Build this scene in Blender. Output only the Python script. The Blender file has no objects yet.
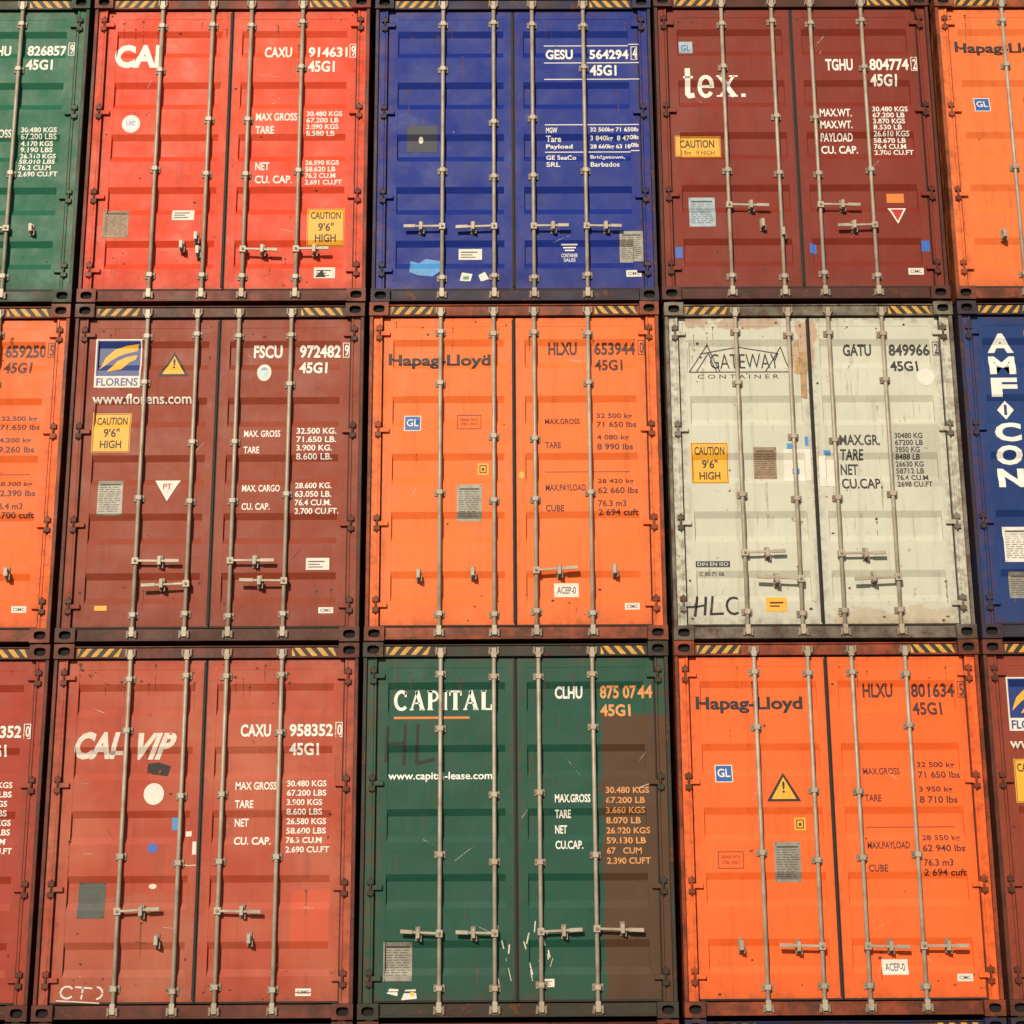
import bpy, bmesh, math, random
from mathutils import Vector, Matrix
random.seed(5)
P=2.478; H=2.91
COL=bpy.context.scene.collection
# ============================ materials ============================
def lin(c,k=1.0):
    o=[]
    for v in c:
        v=v/255.0; o.append((v/12.92 if v<=.04045 else ((v+.055)/1.055)**2.4)*k)
    return (o[0],o[1],o[2],1)
class NT:
    def __init__(s,name):
        s.m=bpy.data.materials.new(name); s.m.use_nodes=True; s.t=s.m.node_tree; s.n=s.t.nodes
        s.b=s.n['Principled BSDF']; s.co=s.n.new('ShaderNodeTexCoord').outputs['Object']
    def L(s,a,b): s.t.links.new(a,b)
    def put(s,sock,v):
        if isinstance(v,(int,float)): sock.default_value=v
        elif isinstance(v,tuple): sock.default_value=v
        else: s.L(v,sock)
    def mp(s,loc,sc,rot=(0,0,0)):
        n=s.n.new('ShaderNodeMapping'); s.L(s.co,n.inputs[0]); n.inputs[1].default_value=loc; n.inputs[2].default_value=rot; n.inputs[3].default_value=sc; return n.outputs[0]
    def noise(s,vec,scale,det=4,rough=.55):
        n=s.n.new('ShaderNodeTexNoise'); s.L(vec,n.inputs['Vector']); n.inputs['Scale'].default_value=scale
        n.inputs['Detail'].default_value=det; n.inputs['Roughness'].default_value=rough; return n.outputs['Fac']
    def rng(s,v,a,b,c=0.,d=1.):
        n=s.n.new('ShaderNodeMapRange'); s.put(n.inputs[0],v)
        for i,x in enumerate((a,b,c,d)): n.inputs[i+1].default_value=x
        return n.outputs[0]
    def math(s,op,a,b=0.):
        n=s.n.new('ShaderNodeMath'); n.operation=op; s.put(n.inputs[0],a); s.put(n.inputs[1],b); return n.outputs[0]
    def mix(s,f,a,b,mode='MIX'):
        n=s.n.new('ShaderNodeMix'); n.data_type='RGBA'; n.blend_type=mode; s.put(n.inputs[0],f); s.put(n.inputs[6],a); s.put(n.inputs[7],b); return n.outputs[2]
    def bump(s,h,st,dist=.01,prev=None):
        n=s.n.new('ShaderNodeBump'); n.inputs['Strength'].default_value=st; n.inputs['Distance'].default_value=dist; s.L(h,n.inputs['Height'])
        if prev: s.L(prev,n.inputs['Normal'])
        return n.outputs[0]
RUST=lin((104,56,30),.8); GRIME=lin((60,46,36),.8)
def paint(name,rgb,seed,frame=False,rust=.3,fade=.3,fadecol=None,patches=(),k=.88):
    t=NT(name); o=(seed*3.7,seed*1.9,seed*5.3)
    v=t.mp(o,(1,1,1)); vs=t.mp(o,(13,13,.55)); vs2=t.mp(o,(45,45,1.6)); vx=t.mp(o,(1,1,34),(0,.5+.2*math.sin(seed),0))
    base=lin(rgb,k); fc=fadecol or tuple(min(255,int(c*.90+24)) for c in rgb); fc=lin(fc,k)
    big=t.noise(v,1.1,4,.6)
    c=t.mix(t.math('MULTIPLY',t.rng(big,.40,.70),fade),base,fc)
    blot=t.noise(v,3.7,5,.65)
    c=t.mix(t.rng(blot,.3,.75,.12,0.),c,GRIME)
    st=t.noise(vs,1.0,3,.6); st2=t.noise(vs2,1.0,2,.6)
    c=t.mix(t.rng(st,.55,.8,0,.28),c,GRIME)
    c=t.mix(t.rng(st2,.60,.78,0,.30),c,fc)
    if rust>.22: c=t.mix(t.rng(t.math('ADD',t.math('MULTIPLY',st2,.6),t.math('MULTIPLY',blot,.4)),.58,.70,0,min(.7,rust*1.3)),c,RUST)
    sc=t.noise(vx,2.4,2,.5); c=t.mix(t.math('MULTIPLY',t.rng(sc,.70,.73,0,.45),t.rng(big,.45,.6)),c,fc)
    sp=t.n.new('ShaderNodeSeparateXYZ'); t.L(t.co,sp.inputs[0]); X,Z=sp.outputs[0],sp.outputs[2]
    if not frame:
        ex=t.math('ABSOLUTE',t.math('SUBTRACT',X,1.219)); e1=t.math('MINIMUM',ex,t.math('SUBTRACT',1.10,ex))
        e2=t.math('MINIMUM',t.math('SUBTRACT',Z,.13),t.math('SUBTRACT',2.77,Z))
        e=t.math('MINIMUM',e1,e2)
        edge=t.rng(e,0.,.075,1.,0.)
        en=t.rng(t.noise(v,14,5,.7),.42,.64)
        c=t.mix(t.math('MULTIPLY',t.math('MULTIPLY',edge,en),.34+.6*rust),c,RUST)
        for (x0,x1,z0,z1,pc,amt,sh) in patches:
            w=t.math('MULTIPLY',t.math('SUBTRACT',t.noise(v,5,5,.6),.5),sh)
            mx=t.math('MINIMUM',t.math('SUBTRACT',X,x0),t.math('SUBTRACT',x1,X))
            mz=t.math('MINIMUM',t.math('SUBTRACT',Z,z0),t.math('SUBTRACT',z1,Z))
            mm=t.rng(t.math('ADD',t.math('MINIMUM',mx,mz),w),0,.015,0,amt)
            c=t.mix(mm,c,lin(pc,k))
        low=t.rng(Z,.1,.5,.34,0.)
    else:
        low=t.rng(Z,.0,.35,.5,.0)
    c=t.mix(t.math('MULTIPLY',low,t.rng(blot,.35,.65)),c,GRIME)
    if frame:
        c=t.mix(t.rng(t.noise(v,4.5,5,.7),.38,.60,.12,.80),c,lin((62,40,30),.75))
    rs=t.noise(v,9,7,.72); th=.71-.13*rust if not frame else .60-.05*rust
    rm=t.rng(rs,th,th+.035,0,.9); c=t.mix(rm,c,RUST)
    fine=t.noise(v,70,2,.6); c=t.mix(t.rng(fine,.66,.72,0,.3),c,fc)
    t.put(t.b.inputs['Base Color'],c)
    t.put(t.b.inputs['Roughness'],t.rng(blot,.3,.7,.45,.65)); t.b.inputs['Specular IOR Level'].default_value=.24
    b=t.bump(t.noise(v,2.6,1,.5),.6,.022); b=t.bump(fine,.12,.002,b); t.L(b,t.b.inputs['Normal'])
    return t.m
def simple(name,rgb,rough=.6,metal=0.,dirt=.25,scale=12,k=.85,wear=0.,dc=None,bmp=0.):
    t=NT(name); v=t.mp((3.1,7.7,1.3),(1,1,1))
    n=t.noise(v,scale,5,.65)
    c=t.mix(t.rng(n,.38,.68,0,dirt),lin(rgb,k),dc or GRIME)
    t.put(t.b.inputs['Base Color'],c); t.b.inputs['Roughness'].default_value=rough; t.b.inputs['Metallic'].default_value=metal
    if bmp: t.L(t.bump(n,bmp,.003),t.b.inputs['Normal'])
    if wear>0:   # flaked paint: fraction removed grows with wear
        w=t.math('ADD',t.math('MULTIPLY',t.noise(v,30,5,.75),.6),t.math('MULTIPLY',t.noise(v,4,2,.6),.4))
        a=t.rng(w,.33+wear*.12,.36+wear*.12,0,1); t.put(t.b.inputs['Alpha'],a)
    return t.m
G={}
def g(n,*a,**k): G[n]=simple(n,*a,**k)
g('galvanised_steel',(180,168,150),.5,.12,.5,8,dc=lin((112,84,62)),bmp=.3)
g('galvanised_dull',(148,134,116),.6,.1,.6,7,dc=lin((88,62,46)),bmp=.3)
g('rubber_gasket',(30,25,22),.75,0,.3)
g('hollow_dark',(7,6,6),.9)
g('hazard_yellow',(226,166,52),.6,0,.5,14); g('hazard_black',(24,21,18),.6,0,.3)
g('W',(240,236,226),.6,0,.08,20,wear=.30); g('WF',(228,214,200),.6,0,.2,20,wear=.50)
g('K',(34,24,24),.6,0,.1,wear=.2); g('K2',(80,30,18),.6,0,.1,wear=.1); g('Y',(244,176,42),.55,0,.14,9); g('OR',(236,130,30),.55,0,.2)
g('B',(16,46,120),.5,0,.1); g('GL',(24,90,170),.5,0,.1); g('LB',(60,144,210),.5,0,.2,wear=.4); g('PLT',(150,146,134),.5,.2,.4,14)
g('PLB',(160,178,188),.5,.2,.3,14); g('TAN',(158,130,104),.6,.1,.4,14); g('LW',(230,224,212),.6,0,.15); g('RD',(190,40,30),.6,0,.1,wear=.2)
g('LINE',(76,70,64),.6,0,.1); g('BT',(24,100,200),.5); g('ORT',(226,152,84),.6,0,.15,20,wear=.35); g('GREY',(40,44,64),.6,0,.3,wear=.3)
g('KF',(34,30,28),.7,0,.2,wear=.5); g('GD',(76,84,78),.6,0,.4); g('RUSTC',(186,150,104),.7,0,.5,22); g('GN',(60,150,80),.5); g('KG',(48,48,48),.6,0,.1,wear=.2)
g('CHIP',(88,50,34),.8,0,.4,30,wear=.8); g('DRIP',(112,66,42),.8,0,.3,20,wear=1.35); g('SCUF',(206,190,170),.7,0,.2,20,wear=1.15)
# ============================ mesh builder ============================
class MB:
    def __init__(s): s.v=[];s.f=[];s.m=[];s.s=[];s.names=[]
    def mi(s,n):
        if n not in s.names: s.names.append(n)
        return s.names.index(n)
    def face(s,pts,mat,sm=False):
        b=len(s.v); s.v+=[tuple(q) for q in pts]; s.f.append(tuple(range(b,b+len(pts)))); s.m.append(s.mi(mat)); s.s.append(sm)
    def idx(s,b,fs,mat,sm=False):
        i=s.mi(mat)
        for f in fs: s.f.append(tuple(b+j for j in f)); s.m.append(i); s.s.append(sm)
    def box(s,x0,x1,y0,y1,z0,z1,mat):
        b=len(s.v); s.v+=[(x,y,z) for z in(z0,z1) for y in(y0,y1) for x in(x0,x1)]
        s.idx(b,[(0,2,3,1),(4,5,7,6),(0,1,5,4),(2,6,7,3),(0,4,6,2),(1,3,7,5)],mat)
    def cyl(s,a,c,r,mat,n=12):
        a=Vector(a);c=Vector(c);d=(c-a).normalized(); u=d.orthogonal().normalized(); w=d.cross(u); b=len(s.v)
        for q in(a,c):
            for i in range(n):
                t=2*math.pi*i/n; s.v.append(tuple(q+u*math.cos(t)*r+w*math.sin(t)*r))
        s.idx(b,[(i,(i+1)%n,n+(i+1)%n,n+i) for i in range(n)],mat,True)
        s.idx(b,[tuple(range(n))[::-1],tuple(range(n,2*n))],mat)
    def xf(s,b,M):
        for i in range(b,len(s.v)): s.v[i]=tuple(M@Vector(s.v[i]))
    def mesh(s,name,matmap):
        me=bpy.data.meshes.new(name); me.from_pydata(s.v,[],s.f)
        for n in s.names: me.materials.append(matmap.get(n) or G[n])
        me.polygons.foreach_set('material_index',s.m); me.polygons.foreach_set('use_smooth',s.s); me.update(); return me
# ---- door corrugation profile ----
GRV=[.45,.95,1.45,1.95,2.45]; PF=.0605; DEP=.023
BR=[(z,d) for c in GRV for z,d in((c-.13,0),(c-.075,DEP),(c+.075,DEP),(c+.13,0))]
PANX=[(.203,1.132),(1.306,2.235)]
def prof(x,z):
    if not any(a<=x<=b for a,b in PANX) or z<.2 or z>2.7: return .058
    pz,pd=0,0
    for bz,bd in BR:
        if z<bz: return PF+pd+(bd-pd)*(z-pz)/(bz-pz)
        pz,pd=bz,bd
    return PF
# ============================ hardware ============================
def casting(m,x0,z0):
    x1=x0+.162; z1=z0+.118; cx=(x0+x1)/2; cz=(z0+z1)/2; y=0.0
    ca=math.atan2(.059,.081); A=[ca,math.pi-ca,math.pi+ca,2*math.pi-ca]; ang=[]
    for i in range(4):
        a=A[i]; b=A[(i+1)%4]+(2*math.pi if i==3 else 0)
        ang+=[a+(b-a)*k/5 for k in range(5)]
    n=len(ang); b=len(m.v)
    for a in ang:
        c,s=math.cos(a),math.sin(a); k=min(.081/abs(c) if abs(c)>1e-6 else 9,.059/abs(s) if abs(s)>1e-6 else 9)
        m.v.append((cx+c*k,y,cz+s*k))
    for dy in(0,.035):
        for a in ang:
            c,s=math.cos(a),math.sin(a); q=(abs(c/.046)**3+abs(s/.032)**3)**(-1/3); m.v.append((cx+c*q,y+dy,cz+s*q))
    m.idx(b,[(i,n+i,n+(i+1)%n,(i+1)%n)[::-1] for i in range(n)],'fr'); m.idx(b,[(n+i,2*n+i,2*n+(i+1)%n,n+(i+1)%n)[::-1] for i in range(n)],'hollow_dark')
    m.idx(b,[tuple(range(2*n,3*n))],'hollow_dark')
    b=len(m.v); m.v+=[(x0,y,z0),(x1,y,z0),(x1,y,z1),(x0,y,z1),(x0,.178,z0),(x1,.178,z0),(x1,.178,z1),(x0,.178,z1)]
    m.idx(b,[(0,4,5,1),(1,5,6,2),(2,6,7,3),(3,7,4,0),(4,7,6,5)],'fr')
def frame(rods):
    m=MB()
    for x in(0,2.276):
        for z in(0,2.778): casting(m,x,z)
    for s in(0,1):
        X=(lambda a,b:(a,b)) if s==0 else (lambda a,b:(2.438-b,2.438-a))
        m.box(*X(.004,.034),.014,.16,.118,2.778,'fr'); m.box(*X(.034,.092),.036,.16,.118,2.778,'dr'); m.box(*X(.092,.112),.030,.16,.118,2.778,'dr')
        for z in(.30,.98,1.78,2.63):   # hinges
            m.box(*X(.060,.112),.016,.044,z-.062,z-.022,'fr'); m.box(*X(.060,.112),.016,.044,z+.022,z+.062,'fr')
            m.box(*X(.088,.176),.032,.0575,z-.019,z+.019,'dr'); hx=X(.088,.088)[0]
            m.cyl((hx,.026,z-.075),(hx,.026,z+.075),.010,'fr',8)
        tx=X(.06,.12); m.box(tx[0],tx[1],.03,.12,-.016,-.001,'galvanised_dull')
    m.box(.163,2.275,.034,.16,.012,.112,'fr'); m.box(.163,2.275,.020,.034,.012,.030,'fr')
    m.box(.163,2.275,.028,.16,2.782,2.880,'fr'); m.box(.163,2.275,.016,.028,2.868,2.880,'fr')
    for x0,x1,dr in((.185,.54,1),(1.90,2.255,-1)):   # hazard stripes
        z0,z1=2.796,2.862; m.face([(x0,.0265,z0),(x1,.0265,z0),(x1,.0265,z1),(x0,.0265,z1)],'hazard_yellow')
        n=4; w=(x1-x0)/n; sh=.055*dr
        for i in range(-1,n+1):
            a=x0+i*w; pts=[(a-sh/2,z0),(a+w*.5-sh/2,z0),(a+w*.5+sh/2,z1),(a+sh/2,z1)]
            pts=[(min(max(px,x0),x1),pz) for px,pz in pts]
            if max(q[0] for q in pts)-min(q[0] for q in pts)>.01: m.face([(px,.0255,pz) for px,pz in pts],'hazard_black')
    for rx in rods:   # cam keepers
        for z0,z1 in((.034,.095),(2.800,2.855)):
            yb=.034 if z0<1 else .028
            for s in(-1,1): m.box(rx+s*.033-.009,rx+s*.033+.009,.006,yb+.001,z0,z1,'galvanised_dull')
            m.box(rx-.046,rx+.046,yb-.005,yb+.002,z0-.008,z0+.03,'galvanised_dull')
    zt,zb=2.80,.10
    for s in(0,1):
        x=.012 if s==0 else 2.426; sx=1 if s==0 else -1
        y=.165; P0=[]
        while y<11.9:
            for dy,d in((0,0),(.07,0),(.138,.036),(.208,.036)): P0.append((x+sx*d,y+dy))
            y+=.278
        for i in range(len(P0)-1):
            (xa,ya),(xb,yb)=P0[i],P0[i+1]; m.face([(xa,ya,zb),(xb,yb,zb),(xb,yb,zt),(xa,ya,zt)],'sd')
        m.box(*((.006,.07) if s==0 else (2.368,2.432)),.17,12.02,zt,2.87,'fr'); m.box(*((.006,.07) if s==0 else (2.368,2.432)),.17,12.02,.02,zb,'fr')
        m.box(*((.004,.16) if s==0 else (2.278,2.434)),12.02,12.18,0,2.895,'fr')
    m.box(.05,2.388,.12,12.1,2.83,2.862,'sd'); m.box(.05,2.388,.12,12.1,.06,.11,'hollow_dark'); m.box(.16,2.278,12.08,12.14,.02,2.87,'sd')
    return m
def doors():
    m=MB()
    for d,(a,b) in enumerate(((.124,1.207),(1.231,2.314))):
        p0,p1=PANX[d]
        m.box(a,p0,.058,.11,.136,2.768,'dr'); m.box(p1,b,.058,.11,.136,2.768,'dr')
        m.box(p0,p1,.058,.11,.136,.205,'dr'); m.box(p0,p1,.058,.11,2.695,2.768,'dr')
        zz=[(.205,0)]+BR+[(2.695,0)]
        for i in range(len(zz)-1):
            (za,da),(zb,db)=zz[i],zz[i+1]; ya,yb=PF+da,PF+db
            m.face([(p0,ya,za),(p1,ya,za),(p1,yb,zb),(p0,yb,zb)],'dr')
        for (x0,x1,z0,z1) in((a-.010,a-.0005,.124,2.778),(b+.0005,b+.010,.124,2.778),(a,b,.122,.135),(a,b,2.769,2.779)):
            m.box(x0,x1,.060,.10,z0,z1,'rubber_gasket')
    m.box(1.2185,1.2195,.05,.10,.124,2.78,'hollow_dark')
    m.box(1.198,1.2175,.051,.0575,.15,2.755,'rubber_gasket')
    return m
def lockgear(rods,handles,latches,seed):
    rd=random.Random(seed); m=MB(); gs='galvanised_steel'; gd='galvanised_dull'
    for i,rx in enumerate(rods):
        m.cyl((rx,.030,.05),(rx,.030,2.845),.0165,gs,14)
        for z in(.045,2.770):
            m.box(rx-.020,rx+.020,.004,.05,z,z+.08,gs)
            m.box(rx-.030,rx+.030,.010,.022,z+.02,z+.045,gs)
        for z in(.235,1.18 if i%3 else 1.22,1.70 if i%3 else 2.20,2.63):
            z+=rd.uniform(-.02,.02)
            m.box(rx-.044,rx+.044,.0495,.0572,z-.028,z+.028,gd)
            m.box(rx-.023,rx+.023,.009,.050,z-.020,z+.020,gs)
            for s in(-1,1): m.cyl((rx+s*.034,.043,z),(rx+s*.034,.050,z),.006,gd,8)
    for (i,dr,z,L) in handles:
        rx=rods[i]; b=len(m.v)
        m.box(-.027,.027,.002,.05,-.028,.028,gs)
        m.box(.02,L*.72,-.003,.008,-.010,.010,gs)
        m.box(L*.68,L,-.009,.004,-.015,.015,gs)
        m.cyl((.0,-.008,0),(.0,.004,0),.012,gd,8)
        tilt=rd.uniform(-.06,.05)
        Mx=Matrix.Translation((rx,0,z))@Matrix.Diagonal((dr,1,1,1))@Matrix.Rotation(tilt,4,'Y'); m.xf(b,Mx)
        latch(m,rx+dr*L*.55,z+.0,gs,gd)
    for (x,z) in latches: latch(m,x,z,gs,gd)
    return m
def latch(m,x,z,gs,gd):
    m.box(x-.020,x+.020,.050,.0572,z-.055,z+.055,gd)
    m.box(x-.014,x+.014,.014,.050,z-.040,z-.022,gs)
    m.box(x-.015,x+.015,-.014,-.008,z-.036,z+.036,gs); m.box(x-.010,x+.010,-.008,.014,z-.036,z-.026,gs)
    m.cyl((x,-.002,z+.028),(x,.05,z+.028),.008,gd,8); m.box(x+.018,x+.030,.02,.03,z-.06,z-.01,gs)
# ============================ artwork ============================
TC={}
def treq(s,off):
    k=(s,off)
    if k not in TC:
        cu=bpy.data.curves.new('txt','FONT'); cu.body=s; cu.offset=off; cu.resolution_u=3
        ob=bpy.data.objects.new('txt',cu); COL.objects.link(ob); TC[k]=ob
    return k
class Art:
    def __init__(s): s.m=MB(); s.t=[]
    def poly(s,pts,mat,l=1): s.m.face([(x,-l,z) for x,z in pts],mat)
    def rect(s,x,zt,w,h,mat,l=1): s.poly([(x,zt-h),(x+w,zt-h),(x+w,zt),(x,zt)],mat,l)
    def ell(s,x,z,rx,rz,mat,l=1,n=20): s.poly([(x+rx*math.cos(2*math.pi*i/n),z+rz*math.sin(2*math.pi*i/n)) for i in range(n)],mat,l)
    def box(s,x,zt,w,h,mat,t=.006,l=1):
        s.rect(x,zt,w,t,mat,l); s.rect(x,zt-h+t,w,t,mat,l); s.rect(x,zt-t,t,h-2*t,mat,l); s.rect(x+w-t,zt-t,t,h-2*t,mat,l)
    def T(s,x,zt,w,h,body,mat,off=.0,l=1,shear=0.): s.t.append((treq(body,off),x,zt,w,h,mat,l,shear))
    def stroke(s,pts,th,mat,l=1,ox=0,oz=0,sx=1,sz=1):
        pts=[(ox+a*sx,oz+b*sz) for a,b in pts]
        for i in range(len(pts)-1):
            (xa,za),(xb,zb)=pts[i],pts[i+1]; dx,dz=xb-xa,zb-za; L=math.hypot(dx,dz)
            if L<1e-6: continue
            e=th*.25 if len(pts)>2 else 0; ux,uz=dx/L,dz/L; nx,nz=-uz*th/2,ux*th/2
            xa-=ux*e;za-=uz*e;xb+=ux*e;zb+=uz*e
            s.poly([(xa-nx,za-nz),(xb-nx,zb-nz),(xb+nx,zb+nz),(xa+nx,za+nz)],mat,l+.3*(i%3))
    def wear(s,seed,n):   # paint chips, rust drips and scuffs
        r=random.Random(seed*17+5); q=0
        def okx(x): return (.13<x<1.18) or (1.25<x<2.29)
        for i in range(n):
            x=r.uniform(.14,2.28); z=r.choice((r.uniform(.15,.5),r.uniform(.2,2.7),r.uniform(2.55,2.74))); q+=1
            if not okx(x): continue
            R=r.uniform(.004,.017); m=r.randint(5,8); l=.12+.02*(q%30)
            s.poly([(x+R*r.uniform(.4,1.3)*math.cos(6.283*j/m),z+R*r.uniform(.4,1.)*math.sin(6.283*j/m)) for j in range(m)],'CHIP',l)
            if r.random()<.45:
                L=r.uniform(.06,.30); w=R*.35
                if z-L>.15: s.poly([(x-w*.3,z-L),(x+w*.3,z-L),(x+w,z-.003),(x-w,z-.003)],'DRIP',l+.01)
        for i in range(n//4):
            x=r.uniform(.2,2.2); z=r.uniform(.3,2.5); a=r.uniform(-1.2,1.2); L=r.uniform(.04,.18)
            if okx(x) and okx(x+L*math.cos(a)): s.stroke([(x,z),(x+L*math.cos(a),z+L*math.sin(a))],r.uniform(.002,.006),r.choice(('SCUF','DRIP','SCUF')),.75+.01*i)
    def tab(s,x,zt,lines,mat,h=.049,p=.062,cw=.030):
        for i,t in enumerate(lines):
            if t: s.T(x,zt-i*p,cw*len(t),h,t,mat,.020)
    def plate(s,x,zt,w,h,mat='PLT',line='LINE'):
        s.rect(x,zt,w,h,mat,1); r=random.Random(int(x*997+zt*131)); z=zt-.03
        s.rect(x+.02,z,w-.04,.014,line,2); z-=.028
        while z>zt-h+.03:
            a=x+.015; e=x+w-.015
            while a<e-.02:
                b=min(e,a+r.uniform(.02,.07)); s.rect(a,z,b-a,.005,line,2); a=b+.014
            z-=.0185
        for a in(x+.008,x+w-.014):
            for b in(zt-.006,zt-h+.014): s.rect(a,b,.006,.008,'hollow_dark',2)
    def label(s,x,zt,w,h,txt=None,mat='LW',line='LINE'):
        s.rect(x,zt,w,h,mat,1)
        if txt: s.T(x+w*.12,zt-h*.25,w*.76,h*.5,txt,line,.01,2)
        else:
            s.rect(x+w*.1,zt-h*.25,w*.7,h*.10,line,2); s.rect(x+w*.1,zt-h*.50,w*.5,h*.08,line,2); s.rect(x+w*.1,zt-h*.72,w*.62,h*.08,line,2)
    def ident(s,pre,num,chk,zt,mat,h=.112,dx=0.,m2=None,cbox=True,zc=None):
        m2=m2 or mat
        s.T(1.505+dx,zt,.24,h,pre,mat,.03); s.T(1.892+dx,zt,.345,h,num,m2,.03); s.T(2.272+dx,zt-.004,.034,h-.012,chk,m2,.015)
        if cbox: s.box(2.256+dx,zt+.014,.056,h+.02,mat)
        s.T(1.892+dx,(zt-.15) if zc is None else zc,.235,h*.95,'45G1',m2,.03)
    def caution(s,x,zt,w=.315,h=.345):
        s.rect(x,zt,w,h,'Y',1); s.box(x+.006,zt-.006,w-.012,h-.012,'hazard_black',.004,2)
        s.T(x+w*.1,zt-h*.1,w*.8,h*.2,'CAUTION','hazard_black',.02,2); s.T(x+w*.3,zt-h*.4,w*.42,h*.22,"9'6\"",'hazard_black',.02,2); s.T(x+w*.22,zt-h*.7,w*.56,h*.2,'HIGH','hazard_black',.02,2)
    def tri(s,x,zt,w,h,mat,inner,inv=False):
        f=(lambda a,b:(x+a*w,zt-h+b*h)) if not inv else (lambda a,b:(x+a*w,zt-b*h))
        q=[f(0,0),f(1,0),f(.5,1)]; q2=[f(.14,.08),f(.86,.08),f(.5,.84)]
        if inv: q=q[::-1];q2=q2[::-1]
        s.poly(q,mat,1); s.poly(q2,inner,2)
    def build(s,name,mm):
        m=s.m
        for (k,x,zt,w,h,mat,l,sh) in s.t:
            vs,fs=TD[k]
            if not vs: continue
            xs=[v[0] for v in vs]; ys=[v[1] for v in vs]; a,b,c,d=min(xs),max(xs),min(ys),max(ys)
            bi=len(m.v)
            for vx,vy in vs:
                vv=(vy-c)/(d-c+1e-9); m.v.append((x+(vx-a)/(b-a+1e-9)*w+sh*vv,-l,zt-h+vv*h))
            m.idx(bi,fs,mat)
        me=m.mesh(name,mm); bm=bmesh.new(); bm.from_mesh(me)
        for z in [q[0] for q in BR]+[.2,2.7]: bmesh.ops.bisect_plane(bm,geom=bm.verts[:]+bm.edges[:]+bm.faces[:],plane_co=(0,0,z),plane_no=(0,0,1))
        for p in PANX:
            for x in p:
                for e in(-.0012,.0012): bmesh.ops.bisect_plane(bm,geom=bm.verts[:]+bm.edges[:]+bm.faces[:],plane_co=(x+e,0,0),plane_no=(1,0,0))
        for v in bm.verts: v.co.y=prof(v.co.x,v.co.z)-.0012+v.co.y*.0009
        bm.to_mesh(me); bm.free(); return me
# --- hand lettered (serif / logo) glyphs ---
def arc(cx,cy,rx,ry,a,b,n=12): return [(cx+rx*math.cos(math.radians(a+(b-a)*i/n)),cy+ry*math.sin(math.radians(a+(b-a)*i/n))) for i in range(n+1)]
def serif(A,txt,x,zb,h,mat,cw,tk=1.):
    th=h*.19*tk; tn=h*.085*tk
    for ch in txt:
        w=cw*{'I':.5,'T':.95,'A':1.1,'L':.9,'C':1.05,'P':.95,'.':.4,'t':.72,'e':.95,'x':1.1}.get(ch,1.)
        iw=w*.82; S=lambda pts,t: A.stroke(pts,t,mat,1,x,zb,iw,h)
        sf=lambda a,b,y: S([(a,y),(b,y)],tn*.8)
        if ch=='C': S(arc(.55,.5,.45,.46,50,310,14),th*.8); S([(.86,.95),(.86,.68)],tn)
        elif ch=='A': S([(.08,.02),(.5,.98)],tn); S([(.48,1.),(.88,.02)],th); S([(.25,.36),(.7,.36)],tn*.8); sf(-.05,.24,.03); sf(.66,1.05,.03)
        elif ch=='P': S([(.25,0),(.25,1)],th); S([(.25,.96)]+arc(.5,.72,.36,.24,90,-90,10)+[(.25,.48)],tn*1.2); sf(.02,.5,.03); sf(.02,.3,.97)
        elif ch=='I': S([(.5,0),(.5,1)],th); sf(.1,.9,.03); sf(.1,.9,.97)
        elif ch=='T': S([(.5,0),(.5,.95)],th); S([(.02,.96),(.98,.96)],tn); S([(.04,1.),(.04,.74)],tn*.8); S([(.96,1.),(.96,.74)],tn*.8); sf(.28,.72,.03)
        elif ch=='L': S([(.25,0),(.25,1)],th); S([(.1,.04),(.95,.04)],tn); S([(.93,0),(.93,.28)],tn*.8); sf(.02,.5,.97)
        elif ch=='t': S([(.42,1.28),(.42,.15),(.55,.05),(.85,.08)],th*1.1); S([(.08,.9),(.85,.9)],tn*1.2)
        elif ch=='e': S(arc(.5,.48,.38,.44,0,320,16),th*.85); S([(.14,.5),(.88,.5)],tn*1.2)
        elif ch=='x': S([(.12,.97),(.88,.03)],th*1.1); S([(.86,.97),(.14,.03)],tn*1.2); sf(-.06,.44,.95); sf(.60,1.06,.95); sf(-.06,.42,.05); sf(.58,1.06,.05)
        elif ch=='.': S([(.35,.0),(.35,.16)],th*.9)
        x+=w
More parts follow.
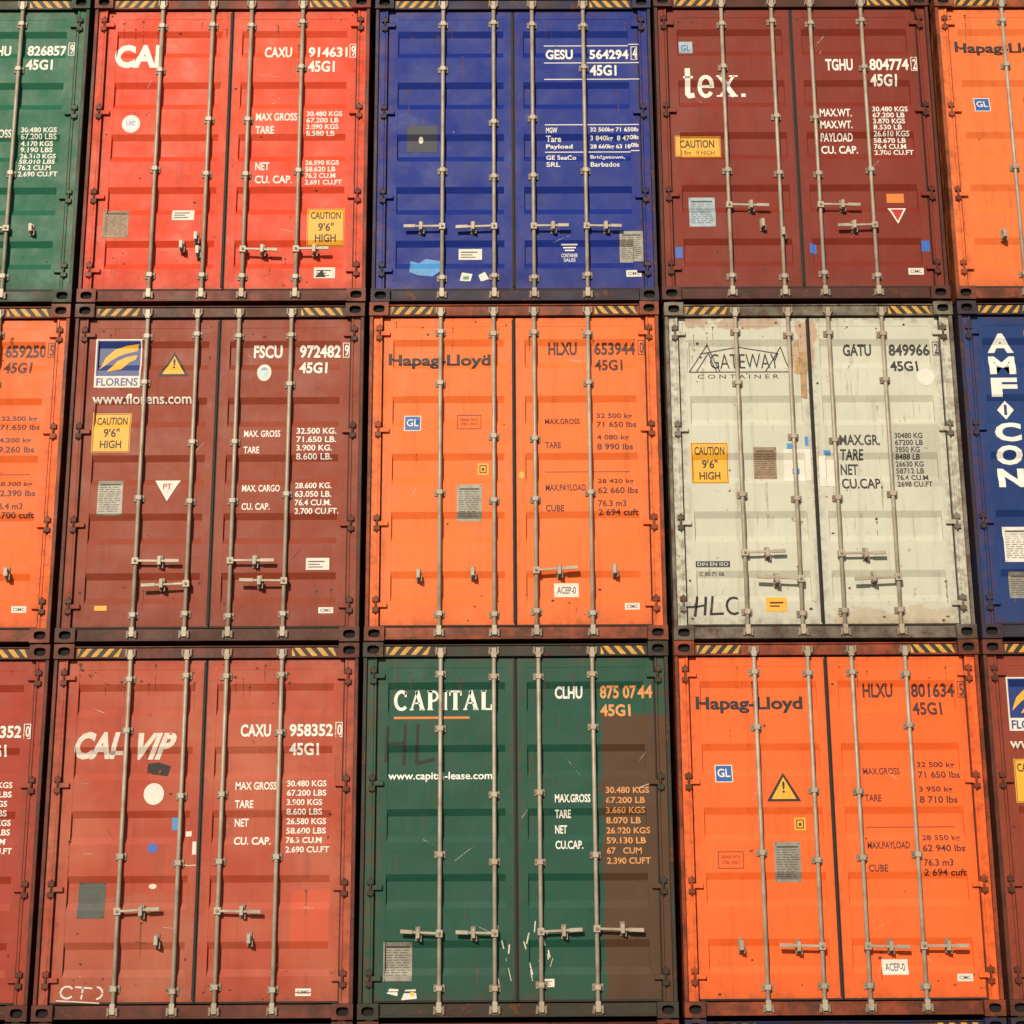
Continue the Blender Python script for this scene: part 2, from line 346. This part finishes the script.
# ---- liveries ----
def hapag(num,chk,wl,pl,v=0):
    A=Art(); m='K2'; X=1.90
    A.T(.165,2.455,.855,.135,'Hapag-Lloyd','K',.034)
    A.rect(.30,1.915,.14,.14,'LW'); A.rect(.308,1.907,.124,.124,'GL',2); A.T(.32,1.885,.10,.07,'GL','LW',.02,3)
    A.ident('HLXU',num,chk,2.555,m)
    A.T(1.47,1.885,.29,.055,'MAX.GROSS',m,.02); A.T(1.47,1.675,.13,.055,'TARE',m,.02)
    A.tab(X,1.93,[wl[0],wl[1]],m,.054,.075,.033); A.tab(X,1.735,[wl[2],wl[3]],m,.054,.075,.033)
    A.T(1.47,1.31,.33,.055,'MAX.PAYLOAD',m,.02); A.T(1.47,1.135,.15,.055,'CUBE',m,.02)
    A.tab(X,1.36,[pl[0],pl[1]],m,.054,.075,.033); A.tab(X,1.175,[pl[2],pl[3]],m,.054,.075,.033)
    A.rect(1.47,1.425,.70,.005,m)
    bx,bz=(.74,1.92) if v==0 else (.30,1.24)
    A.box(bx,bz,.20,.13,m,.005); A.T(bx+.03,bz-.03,.14,.025,'REPAIR WITH',m,.0); A.T(bx+.03,bz-.07,.14,.025,'STEEL ONLY',m,.0)
    A.plate(.74,1.31,.205,.305)
    A.rect(.91,1.50,.09,.10,'Y'); A.box(.925,1.485,.06,.07,'K2',.008,2); A.rect(.945,1.46,.02,.025,'K2',2)
    A.label(1.53,.48 if v==0 else .42,.20,.115,'ACEP-0'); A.label(2.10,.31,.12,.055,'CIMC')
    if v==1: A.tri(.70,1.85,.27,.225,'K','Y'); A.T(.825,1.78,.02,.09,'!','K',.02,3)
    if v==0: A.ell(1.275,1.39,.022,.03,'Y')
    return A
def florens(num,chk,wt,cg):
    A=Art(); m='W'
    A.rect(.18,2.60,.385,.43,'LW'); A.rect(.192,2.588,.361,.315,'B',2); A.T(.20,2.255,.345,.07,'FLORENS','B',.02,2)
    A.poly([(.215,2.33),(.30,2.41),(.37,2.455),(.43,2.478),(.525,2.50),(.54,2.558),(.44,2.545),(.34,2.515),(.26,2.44)],'Y',3)
    A.poly([(.28,2.31),(.40,2.335),(.46,2.40),(.515,2.425),(.525,2.465),(.43,2.445),(.36,2.41)],'Y',3)
    A.tri(.71,2.49,.26,.22,'K','Y'); A.T(.83,2.43,.02,.09,'!','K',.02,3)
    A.T(.175,2.115,.825,.085,'www.florens.com',m,.018)
    A.caution(.19,1.95); A.plate(.265,1.365,.205,.30); A.tri(.73,1.365,.21,.18,'W','LW',True); A.T(.80,1.335,.07,.05,'PT','RD',.01,3)
    A.ident('FSCU',num,chk,2.545,m); A.ell(1.60,2.30,.06,.078,'LW'); A.ell(1.60,2.30,.035,.05,'PLB',2)
    A.T(1.45,1.79,.30,.058,'MAX. GROSS',m,.02); A.T(1.45,1.65,.13,.058,'TARE',m,.02); A.tab(1.885,1.81,wt,m,.052,.073,.033)
    A.T(1.45,1.32,.31,.058,'MAX. CARGO',m,.02); A.T(1.45,1.165,.23,.058,'CU. CAP.',m,.02); A.tab(1.885,1.34,cg,m,.052,.073,.030)
    A.label(1.99,.70,.19,.10); A.rect(.29,.31,.10,.04,'Y'); A.label(2.10,.29,.12,.05,'CIMC')
    return A
def gen_tab(A,mat,labs,z0,dz,nums,nz,np_,xl=1.45,xn=1.892,nm=None,cw=.031,lh=.075,lw=.040):
    for i,l in enumerate(labs):
        if l: A.T(xl,z0-i*dz,lw*len(l),lh,l,mat,.022)
    A.tab(xn,nz,nums,nm or mat,.048,np_,cw)
def L_red():
    A=Art(); A.T(.19,2.46,.40,.24,'CAI','W',.045)
    A.ell(.365,1.68,.08,.085,'LW'); A.ell(.365,1.68,.062,.066,'PLB',2); A.T(.325,1.705,.08,.04,'UIC','RD',.0,3)
    A.ident('CAXU','914631','9',2.435,'W',.115)
    gen_tab(A,'W',['MAX GROSS','TARE'],1.78,.125,['30.480 KGS','67.200 LB','3.890 KGS','8.580 LB'],1.795,.062,1.45)
    gen_tab(A,'W',['NET','CU. CAP.'],1.31,.125,['26.590 KGS','58.620 LB','76.2 CU.M','2.691 CU.FT'],1.33,.062,1.46,cw=.029)
    A.caution(1.92,.88,.32,.35); A.plate(.17,.87,.22,.26,'TAN'); A.label(.76,.87,.19,.10); A.label(1.99,.33,.18,.10); A.poly([(2.0,.24),(2.09,.24),(2.06,.31)],'KF',3)
    return A
def L_blue():
    A=Art(); A.ident('GESU','564294','4',2.41,'W',.11,zc=2.245)
    for z in(2.45,2.27,2.11): A.rect(1.49,z,.84,.008,'W')
    for z,l in((1.64,('MGW','32 500kg 71 650lb')),(1.565,('Tare','3 840kg  8 470lb')),(1.49,('Payload','28 660kg 63 180lb'))):
        A.T(1.50,z,.033*len(l[0]),.052,l[0],'W',.02); A.T(1.885,z,.42,.052,l[1],'W',.02)
    for z in(1.67,1.42): A.rect(1.49,z,.82,.008,'W')
    A.T(1.50,1.385,.26,.05,'GE SeaCo','W',.015); A.T(1.50,1.31,.12,.045,'SRL','W',.015); A.T(1.885,1.385,.30,.05,'Bridgetown,','W',.01); A.T(1.885,1.31,.25,.045,'Barbados','W',.01)
    A.rect(.29,1.66,.26,.24,'GREY'); A.ell(.41,1.53,.02,.03,'LW',2)
    A.poly([(.32,.29),(.40,.26),(.52,.25),(.60,.31),(.58,.40),(.46,.42),(.40,.38),(.33,.40)],'LB')
    for i in range(3): A.rect(1.62+.015*i,.55-i*.025,.14-.03*i,.012,'W')
    A.T(1.62,.465,.14,.035,'CONTAINER','W',.01); A.T(1.64,.42,.10,.03,'SALES','W',.01)
    A.plate(2.12,.66,.20,.28,'PLT'); A.label(.74,.51,.20,.10); A.label(2.17,.30,.13,.06,'CIMC')
    A.poly([(.75,.21),(.84,.20),(.86,.27),(.77,.285)],'LW'); A.poly([(.93,.20),(1.0,.225),(.965,.29),(.91,.26)],'LW'); A.rect(.78,.25,.05,.03,'GN',2)
    return A
def L_tex():
    A=Art(); A.rect(.22,2.47,.12,.12,'PLB'); A.T(.24,2.44,.08,.06,'GL','GL',.02,2)
    serif(A,'tex.',.24,1.93,.20,'W',.185,1.1)
    A.ident('TGHU','804774','2',2.285,'W',.115)
    gen_tab(A,'W',['MAX.WT.','MAX.WT.','PAYLOAD','CU. CAP.'],1.80,.115,['30.480 KGS','67.200 LB','3.870 KGS','8.530 LB','26.610 KGS','58.670 LB','76.4 CU.M','2.700 CU.FT'],1.82,.058,1.43)
    A.rect(.155,1.545,.40,.20,'Y'); A.box(.16,1.54,.39,.19,'hazard_black',.004,2); A.T(.20,1.515,.30,.075,'CAUTION','hazard_black',.02,2); A.T(.20,1.415,.30,.045,'2.9m   9 HIGH','hazard_black',.0,2)
    A.plate(.26,.97,.225,.28,'PLB'); A.rect(1.97,1.0,.15,.085,'OR'); A.tri(1.97,.86,.16,.15,'W','RD',True)
    A.rect(.13,.50,.06,.10,'BT'); A.rect(1.28,.53,.06,.09,'BT'); A.rect(2.235,.55,.07,.10,'BT'); A.label(2.11,.30,.13,.06,'CIMC'); return A
def L_grn0():
    A=Art(); A.ident('CLHU','826857','9',2.455,'W',.105); A.T(.25,2.5,.8,.16,'CAPITAL','W',.02)
    gen_tab(A,'W',['MAX.GROSS','TARE','NET','CU.CAP.'],1.63,.13,['30.480 KGS','67.200 LBS','4.170 KGS','9.190 LBS','26.310 KGS','58.010 LBS','76.2 CU.M','2.690 CU.FT'],1.65,.06,1.45)
    A.caution(.2,1.5); A.plate(.7,.9,.2,.28); return A
def L_grey():
    A=Art(); S=lambda p,t=.009: A.stroke(p,t,'KG',1)
    S([(.20,2.29),(.36,2.54),(.46,2.29)]); S([(.26,2.29),(.37,2.47),(.43,2.29)]); S([(.84,2.29),(.98,2.52),(1.05,2.29)]); S([(.30,2.46),(.62,2.52)]); S([(.62,2.52),(.96,2.46)])
    S([(.20,2.29),(1.05,2.29)]); A.T(.38,2.46,.58,.14,'GATEWAY','KG',-.004); A.T(.27,2.268,.68,.036,'C O N T A I N E R','KG',.0)
    A.caution(.19,1.67,.31,.35); A.plate(.71,1.63,.19,.27,'TAN')
    A.ident('GATU','849966','2',2.54,'KG',.105); A.ell(2.185,2.24,.075,.078,'LW')
    gen_tab(A,'KG',['MAX.GR.','TARE','NET','CU.CAP.'],1.735,.125,['30480 KG','67200 LB','3850 KG','8488 LB','26630 KG','58712 LB','76.4 CU.M','2698 CU.FT'],1.75,.06,1.43,1.89,cw=.029,lh=.092,lw=.048)
    A.rect(.96,1.61,.22,.27,'LW'); A.rect(1.25,1.55,.13,.26,'LW'); A.rect(1.03,1.45,.06,.05,'LB',2); A.rect(.99,1.66,.08,.045,'LB')
    A.rect(1.14,1.72,.03,.08,'LB'); A.rect(1.29,1.6,.06,.04,'LB',2)
    A.poly([(1.13,2.06),(1.18,2.05),(1.185,2.47),(1.135,2.46)],'RUSTC',1.5); A.rect(1.10,2.40,.09,.13,'RUSTC',1.8)
    A.rect(.20,.66,.28,.05,'KG'); A.T(.215,.65,.25,.03,'DIN EN ISO','LW',.0,2); A.T(.23,.57,.2,.03,'C 00 71 06','KG',.01); A.rect(.76,.36,.17,.12,'Y'); A.rect(.79,.32,.11,.015,'K2',2); A.rect(.79,.29,.08,.012,'K2',2)
    K='KF'; A.stroke([(.18,.20),(.205,.37)],.022,K); A.stroke([(.26,.21),(.275,.37)],.022,K); A.stroke([(.19,.28),(.27,.295)],.016,K); A.stroke([(.33,.37),(.31,.22),(.41,.225)],.02,K); A.stroke(arc(.50,.29,.06,.07,60,300,8),.02,K)
    return A
def L_amf():
    A=Art()
    for i,c in enumerate('AMFICON'):
        if c!='I': A.T(.25,2.62-i*.197,.22,.165,c,'W',.045)
    A.poly([(.36,1.865),(.43,1.95),(.36,2.03),(.29,1.95)],'W'); A.rect(.348,1.995,.024,.09,'B',2)
    A.plate(.25,.94,.26,.30,'LW'); A.plate(.27,.56,.22,.22,'PLT'); A.ident('AMFU','301277','4',2.4,'W'); A.tab(1.87,1.8,['30.480 KGS','67.200 LB','3.870 KGS','8.530 LB','26.610 KGS','58.670 LB'],'W'); return A
def L_caivip():
    A=Art(); A.T(.175,2.20,.33,.215,'CAI','WF',.045,1,.05); A.T(.62,2.19,.32,.21,'VIP','WF',.045,1,.08)
    A.rect(.48,2.05,.10,.03,'WF')
    A.poly([(.77,1.87),(.94,1.85),(.96,1.93),(.86,1.96),(.78,1.95)],'KF'); A.ell(.84,1.71,.08,.085,'LW')
    A.ell(.85,1.29,.04,.035,'BT'); A.ell(.86,1.0,.03,.02,'WF'); A.plate(.29,1.03,.21,.27,'GD')
    A.ident('CAXU','958352','0',2.255,'W',.10)
    gen_tab(A,'W',['MAX GROSS','TARE','NET','CU. CAP.'],1.80,.142,['30.480 KGS','67.200 LBS','3.900 KGS','8.600 LBS','26.580 KGS','58.600 LBS','76.3 CU.M','2.690 CU.FT'],1.81,.073,1.48,1.885,lh=.062,lw=.036)
    A.stroke(arc(.25,.21,.05,.045,40,320,8),.014,'WF')
    A.stroke([(.31,.25),(.44,.24)],.013,'WF'); A.stroke([(.37,.25),(.36,.16)],.013,'WF'); A.stroke(arc(.47,.205,.05,.045,-80,80,8),.014,'WF'); A.stroke([(.17,.15),(.50,.13)],.008,'WF')
    A.label(1.99,.23,.12,.055,'CIMC'); A.stroke([(1.08,1.17),(1.13,1.155),(1.19,1.16)],.006,'LW'); A.rect(1.16,1.34,.03,.1,'LW'); A.rect(1.10,1.42,.05,.04,'LW'); A.rect(.99,1.53,.05,.1,'LB'); return A
def L_cap():
    A=Art(); serif(A,'CAPITAL',.25,2.36,.155,'W',.122,1.1); A.rect(.25,2.305,.60,.018,'OR')
    K='KF'; A.stroke([(.19,1.94),(.205,2.23)],.025,K); A.stroke([(.33,1.93),(.34,2.24)],.025,K); A.stroke([(.20,2.09),(.33,2.10)],.022,K); A.stroke([(.44,2.24),(.43,1.94),(.57,1.97)],.024,K)
    A.T(.21,1.87,.82,.08,'www.capital-lease.com','W',.018)
    A.T(1.53,2.545,.22,.10,'CLHU','W',.03); A.T(1.89,2.55,.29,.105,'875 07','ORT',.03); A.T(2.19,2.55,.115,.105,'44','ORT',.03); A.T(1.89,2.40,.24,.10,'45G1','ORT',.03)
    for i,l in enumerate(('MAX.GROSS','TARE','NET','CU.CAP.')): A.T(1.52,1.69-i*.12,.031*len(l),.065,l,'W',.025)
    A.tab(1.92,1.745,['30.480 KGS','67.200 LB','3.660 KGS','8.070 LB','26.820 KGS','59.130 LB','67   CUM','2.390 CUFT'],'ORT',.05,.078,.034)
    A.plate(.19,.57,.22,.29); A.poly([(.22,.19),(.30,.17),(.31,.22),(.24,.225)],'LW'); A.poly([(.33,.14),(.45,.15),(.44,.22),(.36,.215)],'LW'); A.rect(.40,.20,.03,.03,'Y',2)
    A.label(1.40,.29,.10,.06)
    r=random.Random(3)
    for i in range(22):
        x=1.05+r.uniform(0,.42); z=.25+r.uniform(0,.42); a=r.uniform(1.2,1.9); L=r.uniform(.02,.10)
        if abs(x-1.219)<.03 : continue
        A.stroke([(x,z),(x+math.cos(a)*L,z+math.sin(a)*L)],r.uniform(.004,.014),'WF')
    return A
RD=[.60,1.045,1.385,1.838]
SPEC={
 (2,0):dict(c=(20,98,70),a=L_grn0,h=[(3,-1,.68,.30),(1,-1,.68,.30),(2,1,.5,.3)],l=[(2.05,.68)],f=(38,66,54)),
 (2,1):dict(c=(224,68,34),a=L_red,h=[(2,1,.48,.30),(3,1,.48,.28),],l=[(.86,.52),(1.0,.47),(.98,.60)],f=(104,44,34),rust=.25,fade=.4,fadecol=(234,106,66)),
 (2,2):dict(c=(0,38,134),a=L_blue,h=[(0,-1,.69,.33),(1,-1,.69,.33),(2,1,.69,.30),(3,1,.69,.30)],l=[],f=(36,34,48),fade=.15,fadecol=(14,58,146)),
 (2,3):dict(c=(128,42,28),a=L_tex,h=[(0,1,.87,.34),(2,1,.87,.34),(3,-1,.68,.32)],l=[(.88,.70),(1.05,.62)],f=(76,38,30),fade=.3,fadecol=(152,66,46)),
 (2,4):dict(c=(246,120,58),a=lambda:hapag('653120','2',['32 500 kg','71 650 lbs','4 080 kg','8 990 lbs'],['28 420 kg','62 660 lbs','76.3 m3','2 694 cuft']),h=[(1,-1,.58,.33),(2,1,.58,.3)],l=[(.45,.6)],f=(130,64,42)),
 (1,0):dict(c=(244,108,44),a=lambda:hapag('659250','5',['32.500 kg','71.650 lbs','4.200 kg','9.260 lbs'],['28.300 kg','62.390 lbs','76.4 m3','2.700 cuft']),h=[(2,1,.58,.3)],l=[(2.05,.58)],f=(104,52,36)),
 (1,1):dict(c=(144,60,38),a=lambda:florens('972482','9',['32.500 KG.','71.650 LB.','3.900 KG.','8.600 LB.'],['28.600 KG.','63.050 LB.','76.4 CU.M.','2.700 CU.FT.']),h=[(0,1,.67,.36),(1,-1,.48,.36),(2,1,.67,.36),(3,-1,.50,.36)],l=[],f=(78,44,34),fade=.35,fadecol=(164,84,58),rods=[.61,1.03,1.38,1.82]),
 (1,2):dict(c=(248,117,52),a=lambda:hapag('653944','0',['32 500 kg','71 650 lbs','4 080 kg','8 990 lbs'],['28 420 kg','62 660 lbs','76.3 m3','2 694 cuft']),h=[(2,1,.575,.34)],l=[(.43,.55),(.87,.565),(2.02,.58)],f=(122,56,38),rust=.15),
 (1,3):dict(c=(204,203,186),a=L_grey,h=[(0,1,.72,.33),(1,-1,.50,.36),(2,1,.71,.36),(3,-1,.51,.36)],l=[],f=(104,92,76),rust=.42,fade=.3,fadecol=(218,216,202),
   patches=[(1.06,1.26,2.25,2.74,(176,108,50),.5,.4),(.16,1.0,2.68,2.78,(160,96,48),.45,.25),(1.3,2.3,.08,.26,(168,130,76),.35,.4),(1.83,2.27,1.28,1.84,(172,170,154),.6,.0)]),
 (1,4):dict(c=(18,52,112),a=L_amf,h=[(1,-1,.68,.3)],l=[],f=(54,48,58),fade=.3,fadecol=(50,84,140)),
 (0,0):dict(c=(162,56,36),a=lambda:L_caivip(),h=[(3,-1,.7,.3)],l=[],f=(80,40,32)),
 (0,1):dict(c=(176,70,48),a=L_caivip,h=[(0,1,.81,.33),(2,1,.81,.34)],l=[(.92,.59),(1.63,.60)],f=(96,48,38),fade=.65,fadecol=(194,112,84),rust=.25,patches=[(1.93,2.24,.52,.98,(214,84,54),.5,.03),(.12,1.2,.12,.95,(162,98,76),.4,.7)],rods=[.61,1.06,1.38,1.82]),
 (0,2):dict(c=(24,78,62),a=L_cap,h=[(0,-1,.63,.30),(1,-1,.63,.30),(2,1,.64,.32),(3,1,.66,.36)],l=[],f=(60,48,38),fade=.2,rust=.3,patches=[(1.885,2.45,.10,2.33,(88,54,34),.85,.16)],rods=[.62,1.045,1.40,1.83]),
 (0,3):dict(c=(248,105,42),a=lambda:hapag('801634','5',['32 500 kg','71 650 lbs','3 950 kg','8 710 lbs'],['28 550 kg','62 940 lbs','76.3 m3','2 694 cuft'],1),h=[(1,-1,.52,.33),(2,1,.52,.32),(3,1,.52,.34)],l=[(.45,.53)],f=(122,56,38),rods=[.64,1.07,1.42,1.85]),
 (0,4):dict(c=(144,60,40),a=lambda:florens('972107','3',['32.500 KG.','71.650 LB.','3.900 KG.','8.600 LB.'],['28.600 KG.','63.050 LB.','76.4 CU.M.','2.700 CU.FT.']),h=[(0,1,.67,.36)],l=[],f=(84,46,36)),
}
arts={k:s['a']() for k,s in SPEC.items()}
for i,(k,a) in enumerate(arts.items()): a.wear(i+1,{(1,3):60,(0,1):64,(0,2):56,(2,1):50}.get(k,34))
bpy.context.view_layer.update(); dg=bpy.context.evaluated_depsgraph_get(); TD={}
for k,ob in TC.items():
    e=ob.evaluated_get(dg); me=e.to_mesh(); TD[k]=([(v.co.x,v.co.y) for v in me.vertices],[tuple(p.vertices) for p in me.polygons]); e.to_mesh_clear()
for ob in list(TC.values()): bpy.data.objects.remove(ob)
def obj(name,me,parent,bev=0):
    o=bpy.data.objects.new(name,me); COL.objects.link(o); o.parent=parent
    if bev:
        b=o.modifiers.new('bevel','BEVEL'); b.width=bev; b.segments=1; b.limit_method='ANGLE'; b.angle_limit=math.radians(50)
    return o
MESH={}; seed=0
for k,s in SPEC.items():
    seed+=1
    fcol=tuple(int(a*.36+b*.64) for a,b in zip(s['c'],s['f']))
    pd=paint('door_paint',s['c'],seed,rust=s.get('rust',.2),fade=s.get('fade',.3),fadecol=s.get('fadecol'),patches=s.get('patches',()))
    pf=paint('frame_paint',fcol,seed+40,frame=True,rust=.2)
    ps=paint('side_paint',s['c'],seed+80,frame=True,rust=.2)
    mm={'dr':pd,'fr':pf,'sd':ps}; rods=s.get('rods',RD)
    MESH[k]=(frame(rods).mesh('frame',mm),doors().mesh('doors',mm),lockgear(rods,s['h'],s['l'],seed).mesh('lock_rods',mm),arts[k].build('markings',mm))
rj=random.Random(11); keys=list(SPEC)
for r in range(-1,4):
    for c in range(-1,6):
        k=(r,c)
        if k not in SPEC: k=keys[(r*5+c*7+31)%len(keys)]
        e=bpy.data.objects.new('shipping_container',None); COL.objects.link(e); e.empty_display_size=.3
        e.location=(c*P+.02+rj.uniform(-.008,.008),rj.uniform(-.018,.018),(r+1)*H+.016)
        f,d,l,a=MESH[k]; obj('frame',f,e,.003); obj('doors',d,e); obj('lock_rods',l,e,.0025); obj('markings',a,e)
# ---------- ground ----------
gm=NT('asphalt'); gv=gm.mp((0,0,0),(1,1,1)); gn=gm.noise(gv,.3,8,.6); g2=gm.noise(gv,60,3,.6)
gm.put(gm.b.inputs['Base Color'],gm.mix(gm.rng(g2,.3,.7),gm.mix(gn,(.04,.04,.042,1),(.075,.072,.068,1)),(.09,.088,.084,1))); gm.b.inputs['Roughness'].default_value=.9
gm.L(gm.bump(g2,.5,.004),gm.b.inputs['Normal'])
me=bpy.data.meshes.new('ground'); me.from_pydata([(-600,-600,0),(600,-600,0),(600,600,0),(-600,600,0)],[],[(0,1,2,3)]); me.materials.append(gm.m)
COL.objects.link(bpy.data.objects.new('ground',me))
# ---------- sky + sun (low, almost frontal afternoon sun) ----------
az,el=math.radians(17),math.radians(27)
sv=Vector((-math.sin(az)*math.cos(el),-math.cos(az)*math.cos(el),math.sin(el)))
w=bpy.data.worlds.new('World'); bpy.context.scene.world=w; w.use_nodes=True; nt=w.node_tree
sk=nt.nodes.new('ShaderNodeTexSky'); sk.sky_type='NISHITA'; sk.sun_disc=False; sk.sun_elevation=el; sk.sun_rotation=math.pi+az
nt.links.new(sk.outputs[0],nt.nodes['Background'].inputs[0]); nt.nodes['Background'].inputs[1].default_value=.07
sd=bpy.data.lights.new('sun','SUN'); sd.energy=4.5; sd.angle=math.radians(.5); sd.color=(1,.875,.68)
so=bpy.data.objects.new('sun',sd); COL.objects.link(so); so.rotation_euler=sv.to_track_quat('Z','Y').to_euler(); so.location=sv*40
# ---------- camera ----------
f,t,yw,ro,cx,cz,D=1726.53,.25967,.00546,-.00587,6.09254,3.27829,13.62486
F=Vector((math.sin(yw)*math.cos(t),math.cos(yw)*math.cos(t),math.sin(t))); R=Vector((math.cos(yw),-math.sin(yw),0)); U=R.cross(F)
R2=R*math.cos(ro)+U*math.sin(ro); U2=-R*math.sin(ro)+U*math.cos(ro)
cd=bpy.data.cameras.new('camera'); cam=bpy.data.objects.new('camera',cd); COL.objects.link(cam)
cam.matrix_world=Matrix(((R2[0],U2[0],-F[0],cx),(R2[1],U2[1],-F[1],-D),(R2[2],U2[2],-F[2],cz),(0,0,0,1)))
cd.sensor_width=36; cd.lens=f/1024*36; cd.clip_end=3000; bpy.context.scene.camera=cam
vs=bpy.context.scene.view_settings; vs.view_transform='Standard'; vs.look='None'; vs.exposure=0
